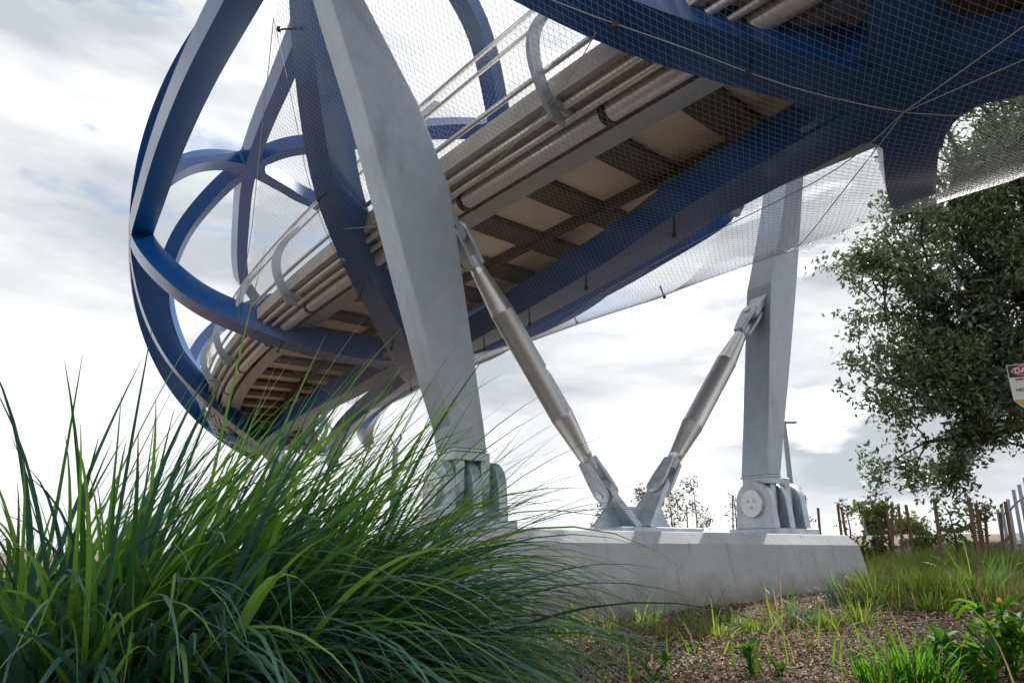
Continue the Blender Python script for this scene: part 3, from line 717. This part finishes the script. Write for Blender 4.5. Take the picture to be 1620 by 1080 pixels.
def small_tree(u, vb, vt, Y, w, label, m='olive', group=None, n=420, name='young_tree', lsz=.095):
    g0 = atY(u, vb, Y); base = Vector((g0.x, g0.y, float(gz(g0.x, g0.y)))); top = atY(u, vt, Y).z; H = top - base.z
    root = empty(name, base, label, 'tree' if name == 'young_tree' else 'shrub', group); b = MB(); tips = []
    b.tube([base, base + Vector((.03, 0, H * .5)), base + ZV * H * .92], [.022, .016, .006], 6, cap=False)
    for i in range(11):
        k = rng.uniform(.3, .98); p = base + ZV * H * k; az = rng.uniform(0, 6.28); d = Vector((math.cos(az), math.sin(az), .8))
        q = p + d.normalized() * w * rng.uniform(.5, 1.2) * (1.15 - .6 * k); b.tube([p, q], [.008, .003], 5, cap=False)
        for f in (.35, .6, .8, 1.): tips.append(p.lerp(q, f))
    b.build('trunk', M['bark'], root); C = []
    for t in tips: C.append(np.array(t) + rng.normal(0, .09 * w / .5, (max(2, n // len(tips)), 3)))
    leaves(np.concatenate(C), lsz, M[m], 'crown', root)
small_tree(955, 840, 778, 20, .35, 'tiny young tree just left of the middle bracket', 'tree')
small_tree(1018, 840, 768, 20, .35, 'thin young tree right behind the middle bracket', 'tree')
small_tree(1062, 840, 782, 19, .6, 'yellow green young tree beside the right strut foot', 'olive', n=420, lsz=.1)
small_tree(1102, 840, 764, 20, .5, 'upright young tree with dark leaves between bracket and farther hinge', 'tree', n=340)
small_tree(1165, 842, 775, 20, .3, 'spindly young tree just left of the farther hinge', 'tree', n=120)
small_tree(1268, 845, 775, 19, .4, 'spindly young tree just right of the farther hinge', 'tree', n=140)
small_tree(1345, 852, 800, 17, .35, 'sapling between two brown stakes right of the plinth', 'olive', n=120)
small_tree(1410, 890, 800, 13, .45, 'leafy yellow green sapling inside the ring of stakes', 'olive', n=420)
small_tree(1518, 905, 800, 11.5, .4, 'sapling tied between the two tallest stakes', 'weed', n=260)
small_tree(1560, 890, 800, 13.5, .45, 'bushy sapling tied behind the palisade side stakes', 'olive', n=360)
def shrub(u, vb, vt, Y, w, label, m, n):
    g0 = atY(u, vb, Y); base = Vector((g0.x, g0.y, float(gz(g0.x, g0.y)))); H = atY(u, vt, Y).z - base.z
    root = empty('shrub', base, label, 'shrub', None); b = MB(); C = []
    for i in range(26):
        az = rng.uniform(0, 6.28); q = base + Vector((math.cos(az) * w * rng.random(), math.sin(az) * w * rng.random(), H * rng.uniform(.4, 1)))
        b.tube([base, base.lerp(q, .5) + ZV * .05, q], [.014, .01, .003], 5, cap=False)
        for f in (.4, .6, .75, .9, 1): C.append(np.array(base.lerp(q, f)) + rng.normal(0, .10 * w, (n // 130, 3)))
    b.build('stem', M['bark'], root); leaves(np.concatenate(C), .10 if Y < 30 else .3, M[m], 'foliage', root)
shrub(1380, 905, 842, 13, .38, 'rounded grey green shrub just right of the plinth end', 'olive', 700)
shrub(1465, 890, 825, 15, .55, 'olive shrub between the two groups of stakes', 'olive', 700)
shrub(1388, 850, 800, 34, .7, 'distant dark tree top beside the street lamp', 'olive', 1000)
shrub(1435, 852, 815, 40, 1.2, 'distant pale tree line behind the stakes', 'olive', 1000)

# tree stakes and hessian ties
G_ST = 'brown timber stakes round young trees'
stakes = [  # top px, bottom px, distance, label
 ((1294, 803), (1298, 850), 15.5, 'short brown stake just above the plinth corner'),
 ((1325, 797), (1332, 852), 15.5, 'brown stake with hessian band right of the plinth corner stake'),
 ((1331, 801), (1340, 856), 15.2, 'slightly leaning stake touching its taller neighbour near the plinth corner'),
 ((1389, 795), (1398, 878), 13.5, 'left stake of the ring of stakes around the leafy sapling'),
 ((1400, 797), (1416, 884), 12.8, 'thick front stake of the ring around the leafy sapling'),
 ((1411, 795), (1412, 860), 14.5, 'thin back stake of the ring around the leafy sapling'),
 ((1421, 797), (1428, 865), 14.2, 'brown back right stake of the ring around the leafy sapling'),
 ((1433, 798), (1446, 878), 13.3, 'dark slanting right stake of the ring around the leafy sapling'),
 ((1478, 789), (1491, 886), 11.5, 'tall brown stake left of the tied sapling'),
 ((1532, 786), (1549, 890), 11.3, 'tall brown stake right of the tied sapling'),
 ((1544, 796), (1556, 885), 12, 'brown stake just behind the tall right stake'),
 ((1558, 810), (1563, 870), 13.8, 'pale small stake behind the bushy sapling'),
 ((1582, 810), (1588, 870), 13.8, 'dark stake in front of the palisade pales'),
 ((1590, 793), (1602, 866), 13, 'brown stake on the right end of the hessian loop'),
 ((1159, 783), (1160, 845), 18, 'thin dark stake just left of the farther hinge'),
 ((1274, 784), (1278, 845), 18, 'thin dark stake just right of the farther hinge'),
 ((1086, 800), (1088, 840), 19, 'thin stake beside the upright young tree'),
]
SP_ = {}
for i, (a, c, Y, lab) in enumerate(stakes):
    q = atY(*a, Y); e = atY(*c, Y); d = (e - q).normalized(); zb = float(gz(e.x, e.y))
    if e.z > zb: e = q + d * ((q.z - zb + .05) / -d.z) if d.z < 0 else e
    b = MB(); r = .021 if Y < 16 else .013
    up = (q - e).normalized(); s1 = up.cross(Vector((0, 1, 0))).normalized(); s2 = up.cross(s1)
    b.box((q + e) / 2, (s1, s2, up), (r, r, (q - e).length / 2)); o = b.build('tree_stake', M['wood'], None, .003)
    tag(o, lab, 'stake', G_ST); SP_[i] = (q, e)
def tie(i, fi, j, fj, label, drop=.06, trunk=None):
    a = SP_[i][0].lerp(SP_[i][1], fi); c = SP_[j][0].lerp(SP_[j][1], fj)
    b = MB(); n = 10
    for off in (-.025, .025):
        pts = [a.lerp(c, k / n) - ZV * drop * math.sin(k / n * math.pi) * 1.5 + Vector((0, off * math.sin(k / n * math.pi), 0)) for k in range(n + 1)]
        V = [p + ZV * s_ for p in pts for s_ in (-.03, .03)]
        b.add(V + [v + Vector((0, .006, 0)) for v in V], [(2 * k, 2 * k + 2, 2 * k + 3, 2 * k + 1) for k in range(n)] + [(22 + 2 * k, 22 + 2 * k + 1, 22 + 2 * k + 3, 22 + 2 * k + 2) for k in range(n)])
    tag(b.build('hessian_tie', M['hess'], None), label, 'tree tie', 'hessian bands on the stakes')
tie(8, .38, 9, .34, 'long sagging hessian band between the two tallest stakes')
tie(10, .62, 13, .60, 'dark hessian loop running to the palisade side stake')
tie(3, .45, 4, .42, 'short hessian band on the left of the stake ring', .02)
tie(4, .65, 7, .55, 'hessian band across the front of the stake ring')
tie(0, .95, 1, .98, 'low hessian band by the plinth corner stakes', .02)
# palisade fence of galvanised pales
def palisade():
    tops = [(1578, 805), (1584, 798), (1594, 789), (1603, 774), (1612, 766), (1621, 755), (1632, 745), (1645, 733), (1660, 720)]
    Ys = [15.6, 15.1, 14.5, 13.9, 13.3, 12.7, 12.1, 11.5, 10.9]
    p0 = atY(*tops[0], Ys[0]); base = Vector((p0.x, p0.y, float(gz(p0.x, p0.y))))
    root = empty('palisade_fence', base, 'galvanised steel palisade fence leaning at the right edge', 'fence'); bb = MB()
    bots = []
    for (u, v), Y in zip(tops, Ys):
        t_ = atY(u, v, Y); e = Vector((t_.x - .02, t_.y, float(gz(t_.x, t_.y)) - .05)); bots.append((t_, e)); b = MB()
        up = (t_ - e).normalized(); s1 = Vector((.45, -.9, 0)).normalized(); s2 = up.cross(s1)
        w = .035; pr = [e - s1 * w, e - s1 * w * .3 + s2 * .012, e + s1 * w * .3 + s2 * .012, e + s1 * w, e + s1 * w * .3 - s2 * .002, e - s1 * w * .3 - s2 * .002]
        b.prism(pr, t_ - e); b.build('pale', M['galv'], root)
    for f in (.2, .8):
        b = MB(); b.tube([a.lerp(c, f) + Vector((.03, .03, 0)) for a, c in bots], .018, 8); b.build('fence_rail', M['galv'], root)
palisade()
# danger sign on its post, at the right edge
def sign():
    c = atY(1638, 612, 8.2); yaw = Vector((-.62, -.785, 0)); rt = Vector((.785, -.62, 0)).normalized(); up = Vector((-.10, 0, 1)).normalized()
    rt = Vector((.93, -.36, .02)).normalized(); nr = rt.cross(up).normalized(); up = nr.cross(rt) * -1 if nr.cross(rt).z < 0 else nr.cross(rt)
    z0 = float(gz(c.x, c.y)); root = empty('warning_sign', Vector((c.x, c.y, z0)), 'danger sign with red oval and yellow pointed foot at the right edge', 'sign')
    if nr.y > 0: nr = -nr
    def poly(pts, z, th, m, name, par):
        b = MB(); b.prism([c + rt * x + up * y + nr * z for x, y in pts], nr * th); return b.build(name, m, par)
    w = .245; h0, h1, h2, h3 = .29, .135, -.13, -.31
    b = MB(); b.tube([Vector((c.x, c.y, z0 - .1)) - nr * .06, c - nr * .06 + ZV * .33], .03, 12); b.build('post', M['galv'], root)
    poly([(-w, h0), (w, h0), (w, h2), (.10, h3), (-.10, h3), (-w, h2)], 0, .004, M['white'], 'panel', root)
    poly([(-w + .008, h0 - .008), (w - .008, h0 - .008), (w - .008, h1), (-w + .008, h1)], .0045, .001, M['black'], 'header', root)
    poly([(-w + .01, h2), (w - .01, h2), (.095, h3 + .006), (-.095, h3 + .006)], .0045, .001, M['yellow'], 'footer', root)
    poly([(.205 * math.cos(a), (h0 + h1) / 2 - .002 + .066 * math.sin(a)) for a in np.linspace(0, 2 * math.pi, 40)[:-1]], .006, .001, M['white'], 'oval_border', root)
    poly([(.197 * math.cos(a), (h0 + h1) / 2 - .002 + .060 * math.sin(a)) for a in np.linspace(0, 2 * math.pi, 40)[:-1]], .0075, .001, M['red'], 'oval', root)
    def text(s, x, y, size, m, z):
        cu = bpy.data.curves.new('lettering', 'FONT'); cu.body = s; cu.size = size; cu.align_x = 'CENTER'; cu.align_y = 'CENTER'; cu.extrude = .0005; cu.offset = size * .02
        o = bpy.data.objects.new('lettering', cu); COL.objects.link(o); dg = bpy.context.evaluated_depsgraph_get(); me = bpy.data.meshes.new_from_object(o.evaluated_get(dg)); bpy.data.objects.remove(o)
        q = link('lettering', me, m); q.parent = root
        R = Matrix((rt, up, nr)).transposed().to_4x4(); q.matrix_local = Matrix.Translation(c + rt * x + up * y + nr * z - world_loc(root)) @ R
    text('DANGER', 0, (h0 + h1) / 2 - .002, .088, M['white'], .0092)
    text('JEMENA', -.12, .108, .036, M['black'], .0055); text('HIGH PRESSURE', 0, -.02, .056, M['black'], .0055); text('GAS MAIN', 0, -.085, .05, M['black'], .0055)
sign()
# lamp poles in the distance
def pole(u, vt, vb, Y, r, label, kind):
    t_ = atY(u, vt, Y); z0 = float(gz(t_.x, t_.y)); root = empty('lamp_pole', Vector((t_.x, t_.y, z0)), label, 'lamp pole'); b = MB()
    b.tube([Vector((t_.x, t_.y, z0)), t_], [r * 1.3, r], 10); b.build('pole', M['galv'], root); b = MB()
    if kind == 'disc': b.tube([t_ + ZV * .02, t_ + ZV * .12, t_ + ZV * .26, t_ + ZV * .30], [.06, .08, .42, .40], 20)
    elif kind == 'arm': b.box(t_ + Vector((.16, 0, 0)), (Vector((1, 0, 0)), Vector((0, 1, 0)), ZV), (.22, .09, .03))
    else:
        for s_ in (-1, 1): b.tube([t_, t_ + Vector((s_ * .25, 0, .45))], .04, 8)
    b.build('lamp_head', M['galv'], root)
pole(1365, 804, 850, 34, .075, 'distant street lamp with wide disc head beyond the stakes', 'disc')
pole(1240, 668, 845, 22, .07, 'slender pole rising behind the farther leg', 'arm')
pole(626, 708, 830, 30, .12, 'thin pole with forked top seen left of the nearer hinge', 'fork')

# broad leaved weeds in the front right
def weed(u, v, h, n, label, flower=False, w=.05, upr=.6):
    p = px_ground(u, v) if v < 1080 else atY(u, v, 0) if False else None
    if p is None:
        r = ray(u, v); p = r * (-.70 / r.z)
    z = float(gz(p.x, p.y)); base = Vector((p.x, p.y, z)); root = empty('weed_plant', base, label, 'weed', 'broad leaved weeds on the mulch')
    b = MB(); V = []; F = []; tn = []; seg = 6
    tops = []
    for s_ in range(max(2, n // 9)):
        q = base + Vector((rng.normal(0, h * .28), rng.normal(0, h * .28), h * rng.uniform(.6, 1.05))); b.tube([base, base.lerp(q, .5) + Vector((0, 0, h * .06)), q], [.006, .005, .003], 6, cap=False); tops.append(q)
    for i in range(n):
        t_ = tops[rng.integers(len(tops))]; o = base.lerp(t_, rng.uniform(.05, 1) ** .8); az = rng.uniform(0, 6.28); hd = Vector((math.cos(az), math.sin(az), 0)); sdv = Vector((-hd.y, hd.x, 0)); a = rng.uniform(.3, 1.2); Ln = rng.uniform(.5, 1.0) * min(.26, h * .75); ww = w * rng.uniform(.6, 1.1); curl = rng.uniform(.4, 1.6)
        k0 = len(V); q = o.copy(); tw = rng.normal(0, .3)
        for k in range(seg + 1):
            u_ = k / seg; wd = ww * (.25 + .75 * math.sin(min(1, u_ * 1.15 + .08) * math.pi) ** .7) * (1 - u_ ** 4) * .5 * (1 + .22 * math.sin(k * 2.3 + i)); nv = (hd * -math.cos(a) + ZV * math.sin(a))
            sv = sdv + nv * tw; V += [q + sv * wd + nv * wd * .5, q, q - sv * wd + nv * wd * .5]
            q = q + (hd * math.sin(a) + ZV * math.cos(a)) * (Ln / seg); a += curl / seg
        for k in range(seg):
            for j in (0, 1): F.append((k0 + 3 * k + j, k0 + 3 * k + j + 1, k0 + 3 * k + 4 + j, k0 + 3 * k + 3 + j)); 
        tn += [rng.random()] * (seg * 2)
    mesh('leaves', V, F, M['weed'], root, True, tn); b.build('stem', M['weed'], root)
    if flower:
        b = MB(); t_ = tops[0]; b.tube([t_, t_ + ZV * .012, t_ + ZV * .028], [.008, .017, .006], 10); b.build('flower', M['yellow'], root)
weed(1602, 1078, .46, 60, 'tall leafy weed with a yellow flower at the lower right corner', True, .06)
weed(1545, 1085, .24, 34, 'broad leaved green weed left of the yellow flowered weed', w=.055)
weed(1190, 1078, .2, 22, 'small broad leaved weed near the bottom centre of the mulch', w=.045)
weed(1030, 1082, .16, 14, 'low rosette weed at the bottom left of the mulch', w=.04)
weed(1495, 1084, .20, 26, 'low weed between the grassy clump and the flowered weed', w=.045)
for u, v, h, n, lab in ((1440, 1084, .38, 120, 'bright green grassy clump at the bottom edge right of centre'), (1385, 1086, .28, 70, 'smaller green grassy clump left of the bright one at the bottom edge'),
                        (1480, 1090, .30, 80, 'green grassy clump right of the bright one at the bottom edge')):
    r_ = ray(u, v); p = r_ * (-.70 / r_.z)
    tussock(p.x, p.y, .12, n, (h * .6, h * 1.2), (.008, .018), lab, 'grass_tuft', 'grass clumps at the bottom edge', mats=('weed',), frac=(1,), leanr=(.05, .9), curlr=(.2, 1.6))

for u, v, h, n, w_, lab in ((1625, 1040, .30, 34, .06, 'leafy weed against the right frame edge behind the flowered weed'), (1570, 1092, .26, 30, .07, 'broad bright leaves low in the bottom right corner'), (1240, 1086, .13, 12, .035, 'small seedling at the bottom edge of the mulch, right of the small weed'), (1100, 1040, .10, 9, .03, 'tiny seedling alone on the middle of the mulch')):
    weed(u, v, h, n, lab, w=w_)
